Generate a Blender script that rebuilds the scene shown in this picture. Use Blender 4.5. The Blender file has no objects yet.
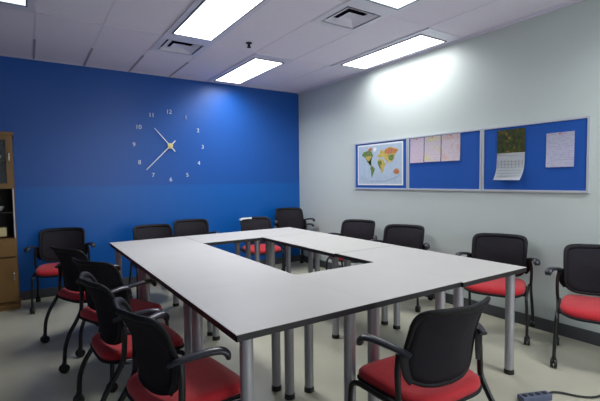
import bpy, bmesh, math, random
from mathutils import Vector, Matrix
random.seed(4)
PI = math.pi
S = bpy.context.scene
C = S.collection
H = 2.761
TZ = 0.74

# ------------------------------------------------------------------ materials
def rgb(r, g, b):
    f = lambda c: (c/255/12.92) if c/255 <= .04045 else ((c/255+.055)/1.055)**2.4
    return (f(r), f(g), f(b), 1)

def mat(name, col, rough=.5, metal=0., spec=.5, bump=0., bscale=200., var=0., vscale=5., alpha=1., sheen=0.):
    m = bpy.data.materials.new(name); m.use_nodes = True
    nt = m.node_tree; b = nt.nodes['Principled BSDF']
    b.inputs['Base Color'].default_value = col
    b.inputs['Roughness'].default_value = rough
    b.inputs['Metallic'].default_value = metal
    b.inputs['Specular IOR Level'].default_value = spec
    b.inputs['Alpha'].default_value = alpha
    b.inputs['Sheen Weight'].default_value = sheen
    tc = nt.nodes.new('ShaderNodeTexCoord')
    if var:
        n = nt.nodes.new('ShaderNodeTexNoise'); n.inputs['Scale'].default_value = vscale; n.inputs['Detail'].default_value = 6
        nt.links.new(tc.outputs['Object'], n.inputs['Vector'])
        r = nt.nodes.new('ShaderNodeValToRGB')
        r.color_ramp.elements[0].position = .3; r.color_ramp.elements[1].position = .7
        r.color_ramp.elements[0].color = tuple(c*(1-var) for c in col[:3]) + (1,)
        r.color_ramp.elements[1].color = tuple(min(1, c*(1+var)) for c in col[:3]) + (1,)
        nt.links.new(n.outputs['Fac'], r.inputs['Fac']); nt.links.new(r.outputs['Color'], b.inputs['Base Color'])
    if bump:
        n = nt.nodes.new('ShaderNodeTexNoise'); n.inputs['Scale'].default_value = bscale
        nt.links.new(tc.outputs['Object'], n.inputs['Vector'])
        bp = nt.nodes.new('ShaderNodeBump'); bp.inputs['Strength'].default_value = bump; bp.inputs['Distance'].default_value = .002
        nt.links.new(n.outputs['Fac'], bp.inputs['Height']); nt.links.new(bp.outputs['Normal'], b.inputs['Normal'])
    return m

def emis(name, col, s):
    m = bpy.data.materials.new(name); m.use_nodes = True
    b = m.node_tree.nodes['Principled BSDF']
    b.inputs['Base Color'].default_value = (.8, .8, .8, 1)
    b.inputs['Emission Color'].default_value = col
    b.inputs['Emission Strength'].default_value = s
    return m

M = {}
M['grey_wall'] = mat('painted_grey_wall', rgb(190, 199, 195), .42, bump=.1, bscale=300)
M['far_wall'] = mat('painted_plain_wall', rgb(196, 202, 206), .7)
M['left_wall'] = mat('painted_deep_wall', rgb(70, 84, 120), .7)
M['floor'] = mat('sheet_vinyl_floor', rgb(176, 174, 156), .3, var=.10, vscale=1.7, bump=.05, bscale=20)
M['base'] = mat('dark_rubber_baseboard', rgb(66, 68, 72), .5)
M['tile'] = mat('ceiling_tile', rgb(226, 222, 236), .85, bump=.4, bscale=260, var=.03, vscale=60)
M['tbar'] = mat('ceiling_tbar', rgb(216, 212, 226), .8)
M['groove'] = mat('tile_groove', rgb(160, 156, 166), .8)
M['white_metal'] = mat('white_enamel', rgb(214, 214, 228), .4)
M['fixture'] = mat('fixture_trim', rgb(100, 102, 116), .4, metal=.3)
M['dark_gap'] = mat('dark_gap', rgb(22, 24, 40), .8)
M['laminate'] = mat('table_laminate', rgb(180, 178, 173), .45, var=.03, vscale=3, spec=.35)
M['edge'] = mat('black_edge_band', rgb(26, 24, 28), .45)
M['steel'] = mat('brushed_steel', rgb(168, 168, 174), .4, metal=.6, bump=.1, bscale=90)
M['foot'] = mat('black_foot_cap', rgb(18, 18, 18), .5)
M['black'] = mat('black_plastic', rgb(22, 22, 25), .6, bump=.08, bscale=400, spec=.2)
M['arm'] = mat('armrest_plastic', rgb(36, 37, 44), .33)
M['frame'] = mat('black_tube', rgb(16, 16, 18), .35, spec=.5)
M['red'] = mat('red_fabric', rgb(168, 16, 28), .85, bump=.5, bscale=500, var=.08, vscale=60, sheen=.15)
M['wood'] = mat('oak_veneer', rgb(116, 84, 38), .45, var=.15, vscale=6)
M['wood_dark'] = mat('cabinet_inside', rgb(34, 28, 24), .7)
M['glass'] = mat('cabinet_glass', rgb(190, 200, 205), .05, alpha=.06)
M['chrome'] = mat('chrome_pull', rgb(210, 205, 190), .25, metal=.9)
M['alu'] = mat('aluminium_frame', rgb(190, 196, 202), .4, metal=.35)
M['blue_felt'] = mat('blue_board_fabric', rgb(14, 76, 160), .9, bump=.5, bscale=600)
M['numeral'] = mat('clock_numeral', rgb(200, 208, 222), .4)
M['hand'] = mat('clock_hand', rgb(214, 216, 214), .3, metal=.3)
M['gold'] = mat('clock_hub', rgb(205, 190, 130), .35, metal=.5)
M['cream'] = mat('cream_box', rgb(205, 190, 140), .6)
M['white'] = mat('white_ceramic', rgb(200, 200, 200), .3)
M['cord'] = mat('dark_cord', rgb(16, 17, 24), .5)
M['strip'] = mat('power_bar_shell', rgb(84, 92, 116), .5)
M['lens'] = emis('lamp_lens', (.97, .98, 1, 1), 2.4)
M['lens_dim'] = emis('lamp_lens_cool', (.72, .88, 1, 1), .62)

# mesh fabric of the backrests: fine weave, slightly see-through
def mesh_fabric():
    m = mat('black_mesh_fabric', rgb(33, 31, 36), .8, spec=.15)
    return m
M['mesh'] = mesh_fabric()

# blue wall: two coats of blue that meet at 1.30 m
def blue_wall():
    m = mat('blue_painted_wall', rgb(20, 70, 160), .38, bump=.05, bscale=250, spec=.4)
    nt = m.node_tree; b = nt.nodes['Principled BSDF']
    g = nt.nodes.new('ShaderNodeNewGeometry'); s = nt.nodes.new('ShaderNodeSeparateXYZ')
    nt.links.new(g.outputs['Position'], s.inputs[0])
    mr = nt.nodes.new('ShaderNodeMapRange'); mr.inputs['From Min'].default_value = 1.285; mr.inputs['From Max'].default_value = 1.315
    nt.links.new(s.outputs['Z'], mr.inputs['Value'])
    mx = nt.nodes.new('ShaderNodeMix'); mx.data_type = 'RGBA'
    mx.inputs['A'].default_value = rgb(0, 86, 166); mx.inputs['B'].default_value = rgb(12, 76, 154)
    nt.links.new(mr.outputs['Result'], mx.inputs['Factor']); nt.links.new(mx.outputs['Result'], b.inputs['Base Color'])
    return m
M['blue'] = blue_wall()

# ------------------------------------------------------------------ helpers
def obj(name, bm, m, parent=None, smooth=False, angle=None):
    me = bpy.data.meshes.new(name)
    bmesh.ops.recalc_face_normals(bm, faces=bm.faces)
    bm.to_mesh(me); bm.free()
    ms = m if isinstance(m, (list, tuple)) else [m]
    for k in ms: me.materials.append(k)
    if smooth:
        for p in me.polygons: p.use_smooth = True
        if angle is not None:
            try: me.set_sharp_from_angle(angle=math.radians(angle))
            except Exception: pass
    o = bpy.data.objects.new(name, me); C.objects.link(o)
    if parent: o.parent = parent
    return o

def tag(o, label, cat, group=None, kind=None):
    o['label'] = label
    o['category'] = cat
    if group: o['group'] = group
    if kind: o['kind'] = kind
    return o

def thing(name, label, cat, loc=(0, 0, 0), rz=0, group=None):
    o = bpy.data.objects.new(name, None); C.objects.link(o)
    o.empty_display_size = .1
    o.location = loc; o.rotation_euler = (0, 0, rz)
    return tag(o, label, cat, group)

def box(bm, x0, x1, y0, y1, z0, z1, bev=0., mi=0):
    r = bmesh.ops.create_cube(bm, size=1)
    vs = r['verts']
    for v in vs:
        v.co = Vector(((x0+x1)/2 + v.co.x*(x1-x0), (y0+y1)/2 + v.co.y*(y1-y0), (z0+z1)/2 + v.co.z*(z1-z0)))
    fs = list({f for v in vs for f in v.link_faces})
    for f in fs: f.material_index = mi
    if bev:
        es = list({e for v in vs for e in v.link_edges})
        bmesh.ops.bevel(bm, geom=es, offset=bev, segments=2, profile=.6, affect='EDGES')

def cyl(bm, x, y, z0, z1, r, n=20, r2=None, mi=0):
    r2 = r if r2 is None else r2
    a = [bm.verts.new((x+r*math.cos(2*PI*i/n), y+r*math.sin(2*PI*i/n), z0)) for i in range(n)]
    b = [bm.verts.new((x+r2*math.cos(2*PI*i/n), y+r2*math.sin(2*PI*i/n), z1)) for i in range(n)]
    fs = [bm.faces.new([a[i], a[(i+1) % n], b[(i+1) % n], b[i]]) for i in range(n)]
    fs += [bm.faces.new(a[::-1]), bm.faces.new(b)]
    for f in fs: f.material_index = mi

def smooth_path(pts, sub=6):
    P = [Vector(p) for p in pts]
    Q = [P[0]*2-P[1]] + P + [P[-1]*2-P[-2]]
    out = []
    for i in range(1, len(Q)-2):
        p0, p1, p2, p3 = Q[i-1:i+3]
        for k in range(sub):
            t = k/sub
            out.append(.5*((2*p1)+(p2-p0)*t+(2*p0-5*p1+4*p2-p3)*t*t+(3*p1-p0-3*p2+p3)*t**3))
    out.append(P[-1])
    return out

def tube(bm, pts, ra, rb=None, n=10, up=(0, 0, 1), taper=None):
    """elliptic tube; ra across, rb along 'up'"""
    rb = ra if rb is None else rb
    rings = []
    N = len(pts)
    prev = None
    for i, p in enumerate(pts):
        d = (pts[min(i+1, N-1)] - pts[max(i-1, 0)]).normalized()
        u = Vector(up) if prev is None else prev
        s = d.cross(u)
        if s.length < 1e-3: s = d.cross(Vector((0, 1, 0.01)))
        s.normalize(); w = s.cross(d).normalized(); prev = w
        k = taper(i/(N-1)) if taper else 1
        rings.append([bm.verts.new(p + s*(ra*k*math.cos(2*PI*j/n)) + w*(rb*k*math.sin(2*PI*j/n))) for j in range(n)])
    for a, b in zip(rings, rings[1:]):
        for j in range(n): bm.faces.new([a[j], a[(j+1) % n], b[(j+1) % n], b[j]])
    bm.faces.new(rings[0][::-1]); bm.faces.new(rings[-1])

def new(): return bmesh.new()

def struct(name, bm, m, **k):
    o = obj(name, bm, m, **k); o['kind'] = 'structure'; return o

# ------------------------------------------------------------------ room shell
XL, YF = -5.3, -7.7
bm = new(); box(bm, XL, 0, YF, 0, -.1, 0); struct('floor', bm, M['floor'])
bm = new(); box(bm, XL-.1, .1, 0, .1, 0, H); struct('wall_back', bm, M['blue'])
bm = new(); box(bm, 0, .1, YF, 0, 0, H); struct('wall_right', bm, M['grey_wall'])
bm = new(); box(bm, XL-.1, XL, YF, 0, 0, H); struct('wall_left', bm, M['left_wall'])
bm = new(); box(bm, XL-.1, .1, YF-.1, YF, 0, H); struct('wall_front', bm, M['far_wall'])
M['fill_glow'] = emis('fill_panel_glow', (.90, .95, 1, 1), 3.0)
bm = new(); box(bm, -3.1, -.7, YF+.004, YF+.012, .95, 2.25); struct('fill_panel_1', bm, M['fill_glow'])  # unseen glowing panel added behind the camera as fill light
bm = new()  # bars around the added glowing panel
for x in (-3.13, -1.93, -.73): box(bm, x, x+.06, YF, YF+.03, .92, 2.28)
for z in (.90, 2.25): box(bm, -3.13, -.67, YF, YF+.03, z, z+.06)
struct('trim_4', bm, M['alu'])
bm = new(); box(bm, -.014, 0, YF, -.014, 0, .105, .004); struct('baseboard_right', bm, M['base'])
bm = new(); box(bm, XL, 0, -.014, 0, 0, .105, .004); struct('baseboard_back', bm, M['base'])

# ceiling: 20 by 60 inch panels, scored at mid length, in a slim metal grid
XG = [-.045-.512*k for k in range(11)]
YG = [-.03-1.522*k for k in range(5)]
VENTS = [(-2.345, -1.30), (-1.325, -2.85)]
bm = new()
xs = [XL-.1, VENTS[0][0]-.2, VENTS[0][0]+.2, VENTS[1][0]-.2, VENTS[1][0]+.2, .1]
for i in range(5):
    hole = {1: VENTS[0], 3: VENTS[1]}.get(i)
    if hole is None: box(bm, xs[i], xs[i+1], YF-.1, .1, H, H+.03)
    else:
        box(bm, xs[i], xs[i+1], YF-.1, hole[1]-.2, H, H+.03); box(bm, xs[i], xs[i+1], hole[1]+.2, .1, H, H+.03)
ceil = struct('ceiling', bm, M['tile'])
bm = new()
for x in XG: box(bm, x-.007, x+.007, YF, 0, H-.0022, H+.001)
for y in YG: box(bm, XL, 0, y-.007, y+.007, H-.0022, H+.001)
struct('trim_1', bm, M['tbar'])
bm = new()   # dark gaps between the panels next to the blue wall
for x in XG[4:9]: box(bm, x-.010, x+.010, -.80, -.02, H-.006, H-.001)
struct('trim_2', bm, M['groove'])
# wall angle where ceiling meets the walls
bm = new(); box(bm, -.02, 0, YF, 0, H-.02, H); box(bm, XL, -.02, -.02, 0, H-.006, H)
struct('trim_3', bm, M['tbar'])

# ------------------------------------------------------------------ ceiling lights
LAMP = 12
def fixture(x0, x1, y0, y1, lens, label, power=1., group='recessed fluorescent ceiling lights'):
    cx, cy = (x0+x1)/2, (y0+y1)/2
    t = thing('ceiling_light', label, 'ceiling light', (cx, cy, H), 0, group)
    hx, hy = (x1-x0)/2-.008, (y1-y0)/2-.008
    lx, ly = .185, .605
    bm = new()
    box(bm, -hx, -lx-.012, -hy, hy, -.012, -.003); box(bm, lx+.012, hx, -hy, hy, -.012, -.003)
    box(bm, -lx-.012, lx+.012, ly+.012, hy, -.012, -.003); box(bm, -lx-.012, lx+.012, -hy, -ly-.012, -.012, -.003)
    obj('housing', bm, M['white_metal'], t)
    bm = new()
    box(bm, -lx-.012, -lx, -ly-.012, ly+.012, -.02, -.003); box(bm, lx, lx+.012, -ly-.012, ly+.012, -.02, -.003)
    box(bm, -lx, lx, ly, ly+.012, -.02, -.003); box(bm, -lx, lx, -ly-.012, -ly, -.02, -.003)
    obj('lens_frame', bm, M['fixture'], t)
    bm = new(); box(bm, -lx, lx, -ly, ly, -.016, -.004)
    obj('lens', bm, lens, t)
    if lens is M['lens']:      # the fluorescent lamps of the fixture, shining through the prismatic lens
        L = bpy.data.lights.new('fluorescent_lamp', 'AREA'); L.shape = 'RECTANGLE'; L.size = 2*lx-.01; L.size_y = 2*ly-.01
        L.energy = LAMP*power; L.color = (.97, .98, 1); L.spread = math.radians(150)
        lo = bpy.data.objects.new('fluorescent_lamp', L); C.objects.link(lo); lo.parent = t; lo.location = (0, 0, -.018)
    return t
fixture(XG[3], XG[2], YG[1], YG[0], M['lens'], 'lit fluorescent ceiling light nearest the blue wall')
fixture(XG[5], XG[4], YG[2], YG[1], M['lens'], 'lit fluorescent ceiling light beside the square vent, cut by the top edge')
fixture(XG[1], XG[0], YG[2], YG[1], M['lens'], 'lit fluorescent ceiling light running along the grey wall above the pinboards', .5)
fixture(XG[3], XG[2], YG[3], YG[2], M['lens_dim'], 'bluish ceiling light at the top edge beside the second vent')
fixture(XG[8], XG[7], YG[2], YG[1], M['lens_dim'], 'bluish ceiling light in the top left corner of the photo')
# unseen fixture added behind the photographer to brighten floor and ceiling
fixture(XG[2], XG[1], YG[4], YG[3], M['lens'], 'added fluorescent ceiling light above the unseen near end of the room')

def vent(cx, cy, label):
    t = thing('ceiling_vent', label, 'air vent', (cx, cy, H), 0, 'square ceiling air vents')
    bm = new()
    def ring(a, b, za, zb, mi=0):   # sloped square ring from half size a (height za) to b (height zb)
        A = [bm.verts.new((sx*a, sy*a, za)) for sx, sy in ((-1, -1), (1, -1), (1, 1), (-1, 1))]
        B = [bm.verts.new((sx*b, sy*b, zb)) for sx, sy in ((-1, -1), (1, -1), (1, 1), (-1, 1))]
        for i in range(4):
            f = bm.faces.new([A[i], A[(i+1) % 4], B[(i+1) % 4], B[i]]); f.material_index = mi
    ring(.25, .25, -.001, -.006); ring(.25, .190, -.006, -.009); ring(.190, .190, -.009, .03)
    obj('flange', bm, M['white_metal'], t)
    bm = new(); ring(.1995, .1995, .0305, .12); box(bm, -.1995, .1995, -.1995, .1995, .12, .125); obj('duct_opening', bm, M['dark_gap'], t)
    bm = new(); ring(.170, .108, -.006, .020); ring(.108, .107, .018, .020); obj('louvre', bm, M['white_metal'], t)
    bm = new(); ring(.100, .045, -.006, .012); box(bm, -.045, .045, -.045, .045, .011, .014); obj('louvre', bm, M['white_metal'], t)
    return t
vent(-2.345, -1.30, 'square air vent between the two lit ceiling lights near the blue wall')
vent(-1.325, -2.85, 'square air vent beside the bluish ceiling light at the top edge')

t = thing('fire_sprinkler', 'small dark sprinkler head hanging from the ceiling between the lights', 'sprinkler', (-1.79, -1.80, H))
bm = new(); cyl(bm, 0, 0, -.008, -.001, .032); obj('escutcheon', bm, M['dark_gap'], t, True, 40)
bm = new(); cyl(bm, 0, 0, -.045, -.008, .008, 10); cyl(bm, 0, 0, -.05, -.045, .022, 14)
box(bm, -.014, -.010, -.003, .003, -.046, -.008); box(bm, .010, .014, -.003, .003, -.046, -.008)
obj('sprinkler_body', bm, M['dark_gap'], t, True, 40)

# ------------------------------------------------------------------ wall clock (numerals and hands stuck to the wall)
def text_bm(s, size, depth):
    cu = bpy.data.curves.new('t', 'FONT'); cu.body = s; cu.size = size; cu.extrude = depth
    cu.align_x = 'CENTER'; cu.align_y = 'CENTER'
    o = bpy.data.objects.new('t', cu); C.objects.link(o)
    dg = bpy.context.evaluated_depsgraph_get(); dg.update()
    me = bpy.data.meshes.new_from_object(o.evaluated_get(dg))
    bm = new(); bm.from_mesh(me)
    bpy.data.objects.remove(o); bpy.data.curves.remove(cu); bpy.data.meshes.remove(me)
    return bm
ck = thing('wall_clock', 'large wall clock of separate numerals and slim silver hands on the blue wall', 'clock', (-2.108, 0, 1.829))
RX = Matrix.Rotation(PI/2, 4, 'X')
for h in range(1, 13):
    b = text_bm(str(h), .078, .004)
    a = PI/2 - h*PI/6
    b.transform(Matrix.Translation((.462*math.cos(a), -.006, .458*math.sin(a))) @ RX)
    obj('numeral', b, M['numeral'], ck)
def hand(name, ang, L, tail, w, y):
    bm = new(); box(bm, -tail, L, y-.002, y+.002, -w/2, w/2)
    for v in bm.verts:
        if v.co.x > L-.01: v.co.z *= .45
    bm.transform(Matrix.Rotation(-ang, 4, 'Y')); obj(name, bm, M['hand'], ck)
hand('hour_hand', math.radians(131.5), .305, .10, .014, -.022)
hand('minute_hand', math.radians(225.5), .455, .10, .015, -.028)
bm = new(); cyl(bm, 0, 0, 0, .032, .036, 28); cyl(bm, 0, 0, .032, .04, .016, 16)
bm.transform(RX); obj('hub', bm, M['gold'], ck, True, 40)

# ------------------------------------------------------------------ pinboards on the grey wall (local: u = -y along the wall, facing -x)
def board(y0, y1, z0, z1, label):
    cy = (y0+y1)/2
    t = thing('pinboard', label, 'bulletin board', (0, cy, z0), 0, 'blue pinboards in a row')
    h = abs(y1-y0)/2; z = z1-z0
    bm = new(); box(bm, -.014, -.002, -h+.018, h-.018, .018, z-.018); obj('felt_panel', bm, M['blue_felt'], t)
    bm = new()
    box(bm, -.022, -.001, -h, -h+.02, 0, z, .002); box(bm, -.022, -.001, h-.02, h, 0, z, .002)
    box(bm, -.022, -.001, -h+.02, h-.02, 0, .02, .002); box(bm, -.022, -.001, -h+.02, h-.02, z-.02, z, .002)
    obj('aluminium_frame', bm, M['alu'], t)
board(-1.393, -2.332, 1.212, 1.830, 'blue pinboard holding a world map, farthest of three')
board(-2.336, -3.275, 1.212, 1.830, 'blue pinboard with three pinned sheets at its top left, middle of three')
board(-3.279, -4.205, 1.212, 1.830, 'blue pinboard with a calendar and a lavender sheet, nearest of three')

PX = -.0165   # paper plane just off the felt
def sheet_mat(name, base, ink, sx, sz, dens=.5, tint=None):
    """faint printed lines: rows broken up by noise"""
    m = mat(name, base, .75)
    nt = m.node_tree; b = nt.nodes['Principled BSDF']
    tc = nt.nodes.new('ShaderNodeTexCoord')
    s = nt.nodes.new('ShaderNodeSeparateXYZ'); nt.links.new(tc.outputs['Object'], s.inputs[0])
    def math_(op, a, bb=None):
        n = nt.nodes.new('ShaderNodeMath'); n.operation = op
        for i, v in enumerate((a, bb)):
            if v is None: continue
            if isinstance(v, (int, float)): n.inputs[i].default_value = v
            else: nt.links.new(v, n.inputs[i])
        return n.outputs[0]
    row = math_('FRACT', math_('MULTIPLY', s.outputs['Z'], sz))
    inrow = math_('LESS_THAN', row, .45)
    mp = nt.nodes.new('ShaderNodeMapping'); mp.inputs['Scale'].default_value = (1, sx, sz*.8)
    nt.links.new(tc.outputs['Object'], mp.inputs['Vector'])
    n = nt.nodes.new('ShaderNodeTexNoise'); n.inputs['Scale'].default_value = 1; n.inputs['Detail'].default_value = 2
    nt.links.new(mp.outputs['Vector'], n.inputs['Vector'])
    word = math_('GREATER_THAN', n.outputs['Fac'], 1-dens)
    f = math_('MULTIPLY', math_('MULTIPLY', inrow, word), .4)
    mx = nt.nodes.new('ShaderNodeMix'); mx.data_type = 'RGBA'
    mx.inputs['A'].default_value = base; mx.inputs['B'].default_value = ink
    if tint:
        n2 = nt.nodes.new('ShaderNodeTexNoise'); n2.inputs['Scale'].default_value = 14; nt.links.new(tc.outputs['Object'], n2.inputs['Vector'])
        r = nt.nodes.new('ShaderNodeValToRGB'); r.color_ramp.elements[0].position = .5; r.color_ramp.elements[1].position = .6
        r.color_ramp.elements[0].color = base; r.color_ramp.elements[1].color = tint
        nt.links.new(n2.outputs['Fac'], r.inputs['Fac']); nt.links.new(r.outputs['Color'], mx.inputs['A'])
    nt.links.new(f, mx.inputs['Factor']); nt.links.new(mx.outputs['Result'], b.inputs['Base Color'])
    return m
M['pink_sheet'] = sheet_mat('pink_printed_sheet', rgb(238, 224, 236), rgb(200, 176, 200), 60, 60)
M['yellow_sheet'] = sheet_mat('yellow_marked_sheet', rgb(240, 230, 236), rgb(200, 180, 196), 60, 55, .5, rgb(240, 234, 190))
M['peach_sheet'] = sheet_mat('peach_marked_sheet', rgb(240, 230, 236), rgb(200, 180, 196), 60, 50, .5, rgb(240, 214, 206))
M['lav_sheet'] = sheet_mat('lavender_table_sheet', rgb(222, 222, 238), rgb(160, 162, 194), 26, 70, .5)
M['paper'] = mat('white_paper', rgb(222, 226, 228), .7)
M['ink'] = mat('grey_ink', rgb(140, 146, 150), .7)
M['dark_ink'] = mat('dark_ink', rgb(60, 62, 80), .7)
M['red_pin'] = mat('coloured_pin', rgb(190, 40, 40), .4)

def sheet(name, label, y0, y1, z0, z1, m, group=None, cat='paper', pins=True):
    w, h = abs(y1-y0), z1-z0
    t = thing(name, label, cat, (PX, (y0+y1)/2, z0), 0, group)
    bm = new()
    n = 8
    vs = []
    for j in range(n+1):
        v = j/n; off = -.002-.006*(1-v)**3
        vs.append([bm.verts.new((off, (i/4-.5)*w, v*h)) for i in range(5)])
    for j in range(n):
        for i in range(4): bm.faces.new([vs[j][i], vs[j][i+1], vs[j+1][i+1], vs[j+1][i]])
    bmesh.ops.solidify(bm, geom=bm.faces[:], thickness=.0006)
    obj('sheet', bm, m, t)
    if pins:
        bm = new(); bmesh.ops.create_uvsphere(bm, u_segments=10, v_segments=8, radius=.006)
        bm.transform(Matrix.Translation((-.007, 0, h-.012))); obj('push_pin', bm, M['red_pin'], t, True)
    return t
sheet('pinned_sheet', 'pale pink printed sheet beside the map board, first of three in a row', -2.372, -2.568, 1.525, 1.806, M['pink_sheet'], 'sheets pinned on the middle board')
sheet('pinned_sheet', 'pinkish sheet with yellow marks, middle of three in a row', -2.578, -2.795, 1.528, 1.808, M['yellow_sheet'], 'sheets pinned on the middle board')
sheet('pinned_sheet', 'pinkish sheet with peach marks, nearest of three in a row', -2.805, -3.035, 1.527, 1.8065, M['peach_sheet'], 'sheets pinned on the middle board')
sheet('pinned_sheet', 'lavender sheet with a printed table pinned alone on the nearest board', -3.876, -4.095, 1.428, 1.718, M['lav_sheet'])

# world map poster
M['map_sea'] = mat('map_sea', rgb(168, 186, 204), .5, var=.06, vscale=20)
M['map_land_a'] = mat('map_land_green', rgb(96, 120, 62), .6, var=.35, vscale=40)
M['map_land_b'] = mat('map_land_yellow', rgb(186, 166, 84), .6, var=.3, vscale=40)
M['map_land_c'] = mat('map_land_orange', rgb(176, 112, 72), .6, var=.3, vscale=40)
t = thing('world_map', 'world map poster with green and orange continents on the farthest pinboard', 'map', (PX, -1.862, 1.268))
mw, mh = .80, .525
bm = new(); box(bm, -.0014, 0, -mw/2, mw/2, 0, mh); obj('paper_border', bm, M['paper'], t)
bm = new(); box(bm, -.0022, -.0015, -mw/2+.018, mw/2-.018, .018, mh-.018); obj('sea', bm, M['map_sea'], t)
def poly(name, pts, m, lift=.0032):
    bm = new()
    f = bm.faces.new([bm.verts.new((-lift, (.5-u)*mw, v*mh)) for u, v in pts])
    bmesh.ops.triangulate(bm, faces=[f])
    r = bmesh.ops.extrude_face_region(bm, geom=bm.faces[:])
    for e in r['geom']:
        if isinstance(e, bmesh.types.BMVert): e.co.x += .0009
    return obj(name, bm, m, t)
poly('north_america', [(.10, .74), (.14, .82), (.22, .84), (.30, .86), (.34, .80), (.37, .72), (.34, .66), (.31, .63), (.30, .58), (.27, .60), (.27, .54), (.31, .50), (.33, .47), (.30, .48), (.25, .54), (.22, .60), (.19, .68), (.15, .71)], M['map_land_a'])
poly('canada_islands', [(.24, .86), (.30, .92), (.36, .90), (.33, .84)], M['map_land_c'], .0042)
poly('greenland', [(.38, .82), (.37, .89), (.41, .92), (.45, .89), (.42, .82)], M['paper'])
poly('usa', [(.20, .72), (.33, .71), (.32, .65), (.29, .60), (.24, .61), (.21, .66)], M['map_land_b'], .0042)
poly('south_america', [(.32, .47), (.36, .46), (.41, .40), (.39, .33), (.37, .28), (.345, .20), (.335, .18), (.325, .26), (.32, .34), (.30, .41)], M['map_land_a'])
poly('europe', [(.48, .66), (.47, .72), (.51, .76), (.53, .83), (.57, .85), (.60, .80), (.60, .70), (.56, .65), (.52, .67)], M['map_land_b'])
poly('africa', [(.47, .58), (.49, .63), (.54, .63), (.60, .60), (.62, .53), (.65, .51), (.62, .44), (.60, .35), (.57, .28), (.55, .29), (.54, .38), (.53, .46), (.49, .47), (.465, .52)], M['map_land_b'])
poly('west_africa', [(.47, .56), (.54, .60), (.57, .52), (.53, .47), (.49, .48)], M['map_land_a'], .0042)
poly('asia', [(.60, .70), (.60, .80), (.64, .86), (.74, .90), (.84, .86), (.92, .82), (.88, .76), (.84, .70), (.83, .63), (.79, .57), (.77, .50), (.75, .56), (.72, .57), (.70, .50), (.67, .57), (.63, .62), (.60, .64)], M['map_land_b'])
poly('siberia', [(.62, .76), (.64, .84), (.74, .88), (.84, .84), (.90, .81), (.84, .75), (.72, .73)], M['map_land_c'], .0042)
poly('china', [(.72, .70), (.80, .72), (.82, .64), (.78, .58), (.72, .60), (.70, .65)], M['map_land_a'], .0042)
poly('india', [(.66, .62), (.71, .62), (.725, .58), (.70, .50), (.68, .56)], M['map_land_b'], .0045)
poly('australia', [(.81, .34), (.84, .38), (.87, .39), (.91, .37), (.93, .30), (.89, .25), (.84, .27), (.81, .29)], M['map_land_c'])
bm = new()
for k in range(10):
    a0, a1 = PI+.25+k*(PI-.5)/10, PI+.25+(k+1)*(PI-.5)/10
    p = [Vector((-.0032, -.36*math.cos(a), .17+.12*math.sin(a))) for a in (a0, a1)]
    tube(bm, p, .002, .0012, 4)
obj('printed_arc', bm, M['ink'], t)

# calendar: dark photo above, white curling month page below
def calendar():
    t = thing('wall_calendar', 'hanging calendar with a dark leafy picture above a curling white page', 'calendar', (PX, -3.565, 1.325))
    m = mat('calendar_picture', rgb(40, 50, 20), .35)
    nt = m.node_tree; b = nt.nodes['Principled BSDF']
    tc = nt.nodes.new('ShaderNodeTexCoord'); n = nt.nodes.new('ShaderNodeTexVoronoi'); n.inputs['Scale'].default_value = 26
    n2 = nt.nodes.new('ShaderNodeTexNoise'); n2.inputs['Scale'].default_value = 22; n2.inputs['Detail'].default_value = 4
    nt.links.new(tc.outputs['Object'], n.inputs['Vector']); nt.links.new(tc.outputs['Object'], n2.inputs['Vector'])
    r = nt.nodes.new('ShaderNodeValToRGB'); e = r.color_ramp.elements
    e[0].position = .35; e[0].color = rgb(22, 26, 10); e[1].position = .72; e[1].color = rgb(150, 140, 50)
    x = e.new(.5); x.color = rgb(48, 60, 22); x = e.new(.62); x.color = rgb(84, 72, 26)
    nt.links.new(n2.outputs['Fac'], r.inputs['Fac']); nt.links.new(r.outputs['Color'], b.inputs['Base Color'])
    w = .262
    bm = new(); box(bm, -.004, -.001, -w/2, w/2, .245, .465, .0005); obj('picture', bm, m, t)
    def surf(v):   # v 0 top .. 1 bottom -> (x, z)
        return (-.004-.05*max(0, v-.45)**2*2.6, .243-.243*v)
    bm = new(); vs = []
    for j in range(13):
        x, z = surf(j/12)
        vs.append([bm.verts.new((x-.022*(j/12)**3*(i/6), (.5-i/6)*w + .012*(j/12)**2, z-.004*(i/6)*(j/12))) for i in range(7)][::-1])
    for j in range(12):
        for i in range(6): bm.faces.new([vs[j][i], vs[j][i+1], vs[j+1][i+1], vs[j+1][i]])
    bmesh.ops.solidify(bm, geom=bm.faces[:], thickness=.0006)
    obj('month_page', bm, M['paper'], t, True, 40)
    bm = new()
    for k in range(1, 7):
        v = .2+k*.11; x, z = surf(v)
        box(bm, x-.022*v**3-.003, x-.0012, -w/2+.02, w/2-.01, z-.001, z+.001)
    for i in range(8):
        y = w/2-.012-i*(w-.03)/7
        x, z = surf(.3); box(bm, x-.004, x-.0012, y-.0008, y+.0008, .243-.243*.9*.6, .243-.243*.25)
    obj('printed_grid', bm, M['ink'], t)
    bm = new(); box(bm, -.0055, -.0005, -w/2, w/2, .241, .247); obj('binding', bm, M['white'], t)
calendar()

# ------------------------------------------------------------------ tables
def legs_at(pts, t, cx, cy):
    for x, y in pts:
        bm = new(); cyl(bm, x-cx, y-cy, .03, TZ-.03, .029, 24)
        cyl(bm, x-cx, y-cy, TZ-.036, TZ-.0305, .045, 24)
        l = obj('leg', bm, M['steel'], t, True, 40)
        bm = new(); cyl(bm, x-cx, y-cy, 0, .032, .033, 24, .031); obj('foot_cap', bm, M['foot'], l, True, 40)

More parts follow.
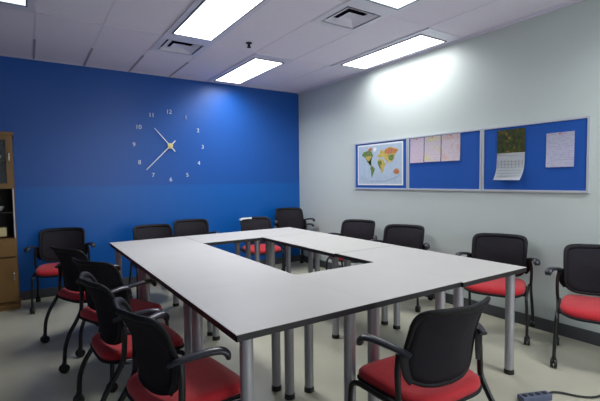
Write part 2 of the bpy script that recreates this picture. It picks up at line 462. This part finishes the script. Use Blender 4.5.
def table(x0, x1, y0, y1, legs, label, dz=0.):
    cx, cy = (x0+x1)/2, (y0+y1)/2; g = .0002
    t = thing('meeting_table', label, 'table', (cx, cy, 0), 0, 'grey meeting tables set in a hollow square')
    hx, hy = (x1-x0)/2-g, (y1-y0)/2-g
    bm = new(); box(bm, -hx+.0001, hx-.0001, -hy+.0001, hy-.0001, TZ-.0024+dz, TZ+dz); box(bm, -hx+.0036, hx-.0036, -hy+.0036, hy-.0036, TZ-.028+dz, TZ-.0022+dz); obj('tabletop', bm, M['laminate'], t)
    bm = new()
    zt, zb = TZ-.0025+dz, TZ-.030+dz
    box(bm, -hx, hx, -hy, -hy+.0035, zb, zt); box(bm, -hx, hx, hy-.0035, hy, zb, zt)
    box(bm, -hx, -hx+.0035, -hy, hy, zb, zt); box(bm, hx-.0035, hx, -hy, hy, zb, zt)
    obj('edge_band', bm, M['edge'], t)
    legs_at(legs, t, cx, cy)
    return t
table(-3.078, -2.336, -2.333, -1.190, [(-3.01, -1.255), (-2.45, -1.255), (-3.01, -2.27), (-2.45, -2.27)], 'grey oblong table at the far left, beside the blue wall end of the square')
table(-3.078, -2.336, -3.480, -2.333, [(-3.01, -2.395), (-2.45, -2.395), (-3.01, -3.415), (-2.45, -3.415)], 'grey oblong table of the left side, behind the front corner table')
table(-3.078, -2.356, -4.200, -3.480, [(-3.005, -4.135), (-2.445, -4.135), (-3.01, -3.55), (-2.435, -3.55)], 'grey square table at the front left corner, its corner pointing at the viewer')
table(-2.356, -1.648, -4.200, -3.480, [(-2.288, -4.135), (-1.755, -4.135), (-2.288, -3.55), (-1.71, -3.55)], 'grey square table in the middle of the front side')
table(-1.648, -.950, -4.212, -3.034, [(-1.59, -4.14), (-1.022, -4.14), (-1.59, -3.10), (-1.015, -3.10)], 'grey oblong table at the front right corner, facing the grey wall', -.001)
table(-1.672, -.950, -3.030, -1.816, [(-1.60, -2.955), (-1.022, -2.955), (-1.60, -1.88), (-1.012, -1.88)], 'grey oblong table of the right side, behind the front right one')
table(-2.332, -1.645, -1.812, -1.190, [(-2.27, -1.75), (-1.71, -1.75), (-2.27, -1.255), (-1.71, -1.255)], 'grey table of the back side next to the far left table')
table(-1.645, -.950, -1.812, -1.190, [(-1.575, -1.75), (-1.012, -1.75), (-1.575, -1.255), (-1.012, -1.255)], 'grey table at the back right corner in front of the stacked chairs')

# ------------------------------------------------------------------ chairs
SW = .232     # seat half width
def seat_outline(n, k=0.):
    out = []
    for i in range(n):
        a = 2*PI*i/n; c, s = math.cos(a), math.sin(a)
        e = 2/4.2
        x = math.copysign(abs(c)**e, c); y = math.copysign(abs(s)**e, s)
        w = SW + .012*y
        out.append((x*(w-k), .005+y*(.228-k)))
    return out
def slab(bm, levels, n=40, dish=0.):
    rings = []
    for z, k in levels:
        rings.append([bm.verts.new((x, y, z - .02*max(0, y/.23)**3 + dish*(x/SW)**2)) for x, y in seat_outline(n, k)])
    for a, b in zip(rings, rings[1:]):
        for i in range(n): bm.faces.new([a[i], a[(i+1) % n], b[(i+1) % n], b[i]])
    bm.faces.new(rings[0][::-1]); bm.faces.new(rings[-1])

def back_pt(u, v, off=0.):
    """u -1..1 across, v 0 bottom..1 top"""
    w = .219-.005*v
    x = u*w
    y = -.178-.052*v-.050*max(0, (v-.55)/.45)**1.5 + .075*abs(u)**2 - off
    z = .468+.344*v
    return Vector((x, y, z))
def back_outline():
    pts = []
    N = 64
    for i in range(N):
        a = 2*PI*i/N; c, s = math.cos(a), math.sin(a)
        e = 2/9.5 if s > 0 else 2/3.8
        u = math.copysign(abs(c)**e, c); v = .5+.5*math.copysign(abs(s)**e, s)
        pts.append((u, v))
    return pts

def make_chair():
    t = thing('armchair', '', 'chair')
    # cushion, shell
    bm = new(); slab(bm, [(.398, .012), (.402, .003), (.415, 0), (.430, .002), (.441, .012), (.446, .03), (.448, .07)], dish=.004)
    obj('seat_cushion', bm, M['red'], t, True)
    bm = new(); slab(bm, [(.372, .05), (.380, .012), (.392, -.004), (.402, -.006), (.404, .0)], dish=.004)
    obj('seat_shell', bm, M['black'], t, True)
    # backrest: mesh panel in a frame
    out = back_outline()
    bm = new()
    n = len(out); rings = []
    for k in (1, .82, .6, .36, .14):
        rings.append([bm.verts.new(back_pt(u*k, .5+(v-.5)*k)) for u, v in out])
    for a, b in zip(rings, rings[1:]):
        for i in range(n): bm.faces.new([a[i], a[(i+1) % n], b[(i+1) % n], b[i]])
    cv = bm.verts.new(back_pt(0, .5))
    for i in range(n): bm.faces.new([rings[-1][i], rings[-1][(i+1) % n], cv])
    bmesh.ops.recalc_face_normals(bm, faces=bm.faces)
    bmesh.ops.solidify(bm, geom=bm.faces[:], thickness=.004)
    obj('backrest_mesh', bm, M['mesh'], t, True)
    bm = new()
    P = [back_pt(u, v) for u, v in out]
    rg = []
    cen = back_pt(0, .5)
    for i in range(n):
        d = (P[(i+1) % n]-P[i-1]).normalized()
        rad = (P[i]-cen).normalized(); nrm = d.cross(rad).normalized(); rad = nrm.cross(d).normalized()
        v = out[i][1]; r1 = .010+.009*max(0, v-.6)/.4; r2 = .011
        rg.append([bm.verts.new(P[i]+rad*r1*math.cos(2*PI*j/8)+nrm*r2*math.sin(2*PI*j/8)) for j in range(8)])
    for i in range(n):
        a, b = rg[i], rg[(i+1) % n]
        for j in range(8): bm.faces.new([a[j], a[(j+1) % 8], b[(j+1) % 8], b[j]])
    obj('backrest_frame', bm, M['black'], t, True)
    for s in (-1, 1):
        # front leg: runs forward under the seat, bends down to the castor
        p = smooth_path([(s*.245, -.15, .405), (s*.248, 0, .392), (s*.248, .13, .388), (s*.250, .185, .368), (s*.254, .198, .32), (s*.258, .200, .20), (s*.262, .204, .058)], 5)
        bm = new(); tube(bm, p, .0135, .0115, 10, up=(1, 0, 0)); l = obj('front_leg', bm, M['frame'], t, True, 60)
        caster(l, s*.262, .200)
        # rear leg: armrest post that crosses the seat and sweeps back
        p = smooth_path([(s*.252, -.125, .625), (s*.262, -.128, .56), (s*.262, -.132, .47), (s*.258, -.142, .41), (s*.258, -.182, .34), (s*.260, -.228, .27), (s*.263, -.258, .19), (s*.267, -.266, .12), (s*.268, -.268, .058)], 5)
        bm = new(); tube(bm, p, .0145, .012, 10, up=(1, 0, 0)); l = obj('rear_leg', bm, M['frame'], t, True, 60)
        caster(l, s*.268, -.272)
        # side plate joining the back to the post
        q = back_pt(s*.96, .40)
        bm = new(); tube(bm, smooth_path([(s*.240, -.140, .632), (s*.236, -.142, .59), (s*.228, -.146, .54), (s*.212, -.156, .505)], 5), .026, .010, 10, up=(0, 1, 0), taper=lambda k: 1-.45*k*k)
        obj('back_bracket', bm, M['black'], t, True, 60)
        # armrest pad: rises off the post, runs forward and droops at the tip
        p = smooth_path([(s*.232, -.172, .628), (s*.250, -.135, .642), (s*.270, -.08, .652), (s*.290, -.02, .660), (s*.305, .025, .658), (s*.313, .045, .643), (s*.315, .050, .622)], 6)
        bm = new(); tube(bm, p, .025, .014, 12, taper=lambda k: .72+.36*math.sin(min(1, k*1.25)*PI*.5) if k < .85 else 1.06-.30*(k-.85)/.15)
        obj('armrest', bm, M['arm'], t, True, 60)
    bm = new()
    tube(bm, [Vector((-.245, .12, .378)), Vector((.245, .12, .378))], .010, n=8)
    tube(bm, [Vector((-.247, -.14, .385)), Vector((.247, -.14, .385))], .010, n=8)
    obj('crossbar', bm, M['frame'], t, True, 60)
    return t

def caster(parent, x, y):
    bm = new()
    for s in (-1, 1):
        N = 20
        a = [bm.verts.new((x+s*.004, y+.032*math.cos(2*PI*i/N), .032+.032*math.sin(2*PI*i/N))) for i in range(N)]
        b = [bm.verts.new((x+s*.021, y+.029*math.cos(2*PI*i/N), .032+.029*math.sin(2*PI*i/N))) for i in range(N)]
        for i in range(N): bm.faces.new([a[i], a[(i+1) % N], b[(i+1) % N], b[i]])
        bm.faces.new(a); bm.faces.new(b)
    cyl(bm, x, y, .034, .078, .014, 12)
    obj('caster', bm, M['foot'], parent, True, 40)

proto = make_chair()
used = [False]
def copy_tree(o, parent=None):
    c = o.copy(); C.objects.link(c); c.parent = parent
    for ch in o.children: copy_tree(ch, c)
    return c
def chair(x, y, face, label, group, z=0.):
    if not used[0]: r = proto; used[0] = True
    else: r = copy_tree(proto)
    r.location = (x, y, z); r.rotation_euler = (0, 0, math.radians(face-90))
    r['label'] = label; r['group'] = group
    return r
G1, G2, G3, G4, G5 = 'chairs along the grey wall', 'chairs along the blue wall', 'chairs along the left side of the tables', 'chairs at the front side of the tables', 'chairs stacked in the corner'
CH = [
 (-.43, -1.82, 205, 'black mesh armchair by the grey wall below the world map', G1),
 (-.43, -2.58, 205, 'black mesh armchair by the grey wall below the three pinned sheets', G1),
 (-.36, -3.64, 203, 'black armchair with red seat behind the front right table corner, under the calendar', G1),
 (-.40, -4.44, 202, 'black armchair with red seat against the grey wall, cut by the right edge', G1),
 (-2.52, -.80, 268, 'black armchair at the blue wall, left of the one below the clock', G2),
 (-1.96, -.43, 258, 'black armchair at the blue wall, turned slightly, just right of the clock', G2),
 (-1.11, -.70, 264, 'black armchair at the blue wall with a white paper on its backrest', G2),
 (-3.46, -.50, 262, 'black armchair with red seat at the blue wall, beside the cabinet', G2),
 (-3.31, -1.77, 24, 'black armchair at the left side, farthest of four facing the tables', G3),
 (-3.21, -2.48, 26, 'black armchair with red seat at the left side, second farthest of four facing the tables', G3),
 (-3.24, -3.14, 4, 'black armchair with red seat at the left side, tucked behind the nearest left chair', G3),
 (-3.17, -3.82, 7, 'black armchair with wide red seat nearest the viewer on the left', G3),
 (-2.235, -4.39, 87, 'black mesh armchair seen from behind at the front side of the tables', G4),
 (-.40, -.42, 262, 'black mesh armchair in the room corner, lower of the stacked pair', G5),
]
for c in CH: chair(*c)
chair(-.403, -.45, 262, 'black mesh armchair in the room corner, upper of the stacked pair', G5, .085)

# white paper hung over the corner of the third blue-wall chair
t = bpy.data.objects.new('folded_paper', None); C.objects.link(t)
t.location = (-1.11, -.70, 0); t.rotation_euler = (0, 0, math.radians(264-90))
tag(t, 'white folded paper lying on top of a backrest at the blue wall', 'paper')
bm = new()
vs = []
for i in range(9):
    u = .98-.85*i/8
    p = back_pt(u, 1.0)
    vs.append([bm.verts.new((p.x+(.02 if i == 0 else 0), p.y+dy, .8235+dz-(.012 if i == 0 else 0))) for dy, dz in ((.030, -.018), (.016, .002), (0, .004), (-.016, .002), (-.030, -.02))])
for a, b in zip(vs, vs[1:]):
    for j in range(4): bm.faces.new([a[j], a[j+1], b[j+1], b[j]])
bmesh.ops.solidify(bm, geom=bm.faces[:], thickness=-.0012)
obj('paper_sheet', bm, M['paper'], t, True)

# ------------------------------------------------------------------ cabinet at the left end
cx0, cx1, cy0, cy1 = -.9, 0, -.36, 0    # local
t = thing('display_cabinet', 'tall oak display cabinet with glass door at the left edge, by the blue wall', 'cabinet', (-3.862, -.016, 0))
bm = new()
box(bm, -.9, 0, -.35, 0, .0, .06)                       # plinth
box(bm, -.90, -.88, -.34, 0, .06, 1.85); box(bm, -.02, 0, -.34, 0, .06, 1.85)
box(bm, -.88, -.02, -.02, 0, .06, 1.85)
for z in (.06, .56, .745, 1.30): box(bm, -.88, -.02, -.335, -.02, z, z+.02)
obj('carcass', bm, M['wood'], t)
bm = new(); box(bm, -.92, .015, -.365, 0, 1.85, 1.885, .006); obj('cornice', bm, M['wood'], t)
bm = new(); box(bm, -.915, .012, -.36, -.0, .0, .035, .004); obj('plinth_moulding', bm, M['wood'], t)
bm = new(); box(bm, -.88, -.02, -.026, -.021, .76, 1.85); obj('back_panel', bm, M['wood_dark'], t)
for z in (1.03, 1.58):
    bm = new(); box(bm, -.88, -.02, -.32, -.027, z, z+.012); obj('shelf', bm, M['wood_dark'], t)
for k in (0, 1):
    xa, xb = (-.448, -.002) if k == 0 else (-.898, -.452)
    bm = new()
    box(bm, xa, xb, -.362, -.342, 1.29, 1.345); box(bm, xa, xb, -.362, -.342, 1.80, 1.848)
    box(bm, xa, xa+.055, -.362, -.342, 1.345, 1.80); box(bm, xb-.055, xb, -.362, -.342, 1.345, 1.80)
    d = obj('glass_door', bm, M['wood'], t)
    bm = new(); box(bm, xa+.055, xb-.055, -.355, -.351, 1.345, 1.80); obj('pane', bm, M['glass'], d)
    def pull(zc, par, L=.1, xx=None):
        bm = new(); xx = xb-.03 if xx is None else xx
        tube(bm, smooth_path([(xx, -.362, zc-L/2), (xx, -.385, zc-L/2+.012), (xx, -.388, zc), (xx, -.385, zc+L/2-.012), (xx, -.362, zc+L/2)], 4), .006, n=8, up=(1, 0, 0))
        return obj('pull_handle', bm, M['chrome'], par, True)
    pull(1.62, d)
    bm = new(); box(bm, xa, xb, -.362, -.342, .09, .555, .003); d = obj('door', bm, M['wood'], t)
    pull(.36, d)
    bm = new(); box(bm, xa, xb, -.362, -.342, .575, .755, .003); d = obj('drawer', bm, M['wood'], t)
    bm = new(); xm = (xa+xb)/2
    tube(bm, smooth_path([(xm-.05, -.362, .67), (xm-.04, -.385, .67), (xm+.04, -.385, .67), (xm+.05, -.362, .67)], 4), .006, n=8); obj('pull_handle', bm, M['chrome'], d, True)
bm = new(); box(bm, -.014, -.004, -.350, -.340, .765, 1.29); obj('edge_strip', bm, M['alu'], t)
# things kept in the cabinet
bm = new(); box(bm, -4.08, -3.945, -.30, -.14, .7815, .875, .008); tag(obj('storage_box', bm, M['cream']), 'cream box on the open middle shelf of the cabinet', 'box')
def bowl(x, y, z, r, label):
    bm = new(); N = 24; prof = [(0.35, 0), (.5, .03), (.85, .35), (1, .75), (.94, .75), (.78, .38), (.4, .1)]
    rg = [[bm.verts.new((x+r*q*math.cos(2*PI*i/N), y+r*q*math.sin(2*PI*i/N), z+r*h)) for i in range(N)] for q, h in prof]
    for a, b in zip(rg, rg[1:]):
        for i in range(N): bm.faces.new([a[i], a[(i+1) % N], b[(i+1) % N], b[i]])
    bm.faces.new(rg[0][::-1]); bm.faces.new(rg[-1])
    tag(obj('bowl', bm, M['white'], None, True, 50), label, 'bowl', 'white bowls in the cabinet')
bowl(-4.03, -.2, 1.0435, .075, 'white bowl on the open shelf of the cabinet')
bowl(-4.03, -.2, 1.5935, .07, 'white bowl behind the glass door of the cabinet')

# ------------------------------------------------------------------ power bar and cord on the floor, bottom edge
t = thing('power_bar', 'dark power bar with its black cord on the floor at the bottom right edge', 'power bar', (-1.235, -4.42, 0), math.radians(-22))
bm = new(); box(bm, -.10, .10, -.028, .028, 0, .038, .006); obj('casing', bm, M['strip'], t)
for k in range(4):
    bm = new(); cyl(bm, -.07+k*.045, 0, .0375, .0395, .015, 16); obj('socket', bm, M['foot'], t)
bm = new()
tube(bm, smooth_path([(-1.145, -4.457, .012), (-1.08, -4.44, .010), (-1.03, -4.47, .008), (-.98, -4.56, .008), (-.90, -4.62, .008), (-.70, -4.66, .008), (-.4, -4.8, .008), (-.06, -4.95, .008)], 8), .0065, n=8)
bm.transform(t.matrix_basis.inverted())
obj('power_cord', bm, M['cord'], t, True)

# ------------------------------------------------------------------ world, camera
w = bpy.data.worlds.new('World'); S.world = w; w.use_nodes = True
w.node_tree.nodes['Background'].inputs['Color'].default_value = (.02, .025, .035, 1)
w.node_tree.nodes['Background'].inputs['Strength'].default_value = 1

cam = bpy.data.cameras.new('camera'); co = bpy.data.objects.new('camera', cam); C.objects.link(co)
cam.sensor_width = 36; cam.lens = 410.68/600*36; cam.clip_start = .05
yaw, pitch, roll = .5843, -.0499, -.0118
F = Vector((math.sin(yaw)*math.cos(pitch), math.cos(yaw)*math.cos(pitch), math.sin(pitch)))
R = Vector((math.cos(yaw), -math.sin(yaw), 0)); U = R.cross(F)
R2 = math.cos(roll)*R + math.sin(roll)*U; U2 = -math.sin(roll)*R + math.cos(roll)*U
m = Matrix((R2, U2, -F)).transposed().to_4x4(); m.translation = Vector((-3.7381, -5.6614, 1.3453))
co.matrix_world = m
S.camera = co

vs_ = S.view_settings
vs_.view_transform = 'Standard'; vs_.look = 'None'; vs_.gamma = 1; vs_.use_curve_mapping = False
vs_.exposure = 1.05
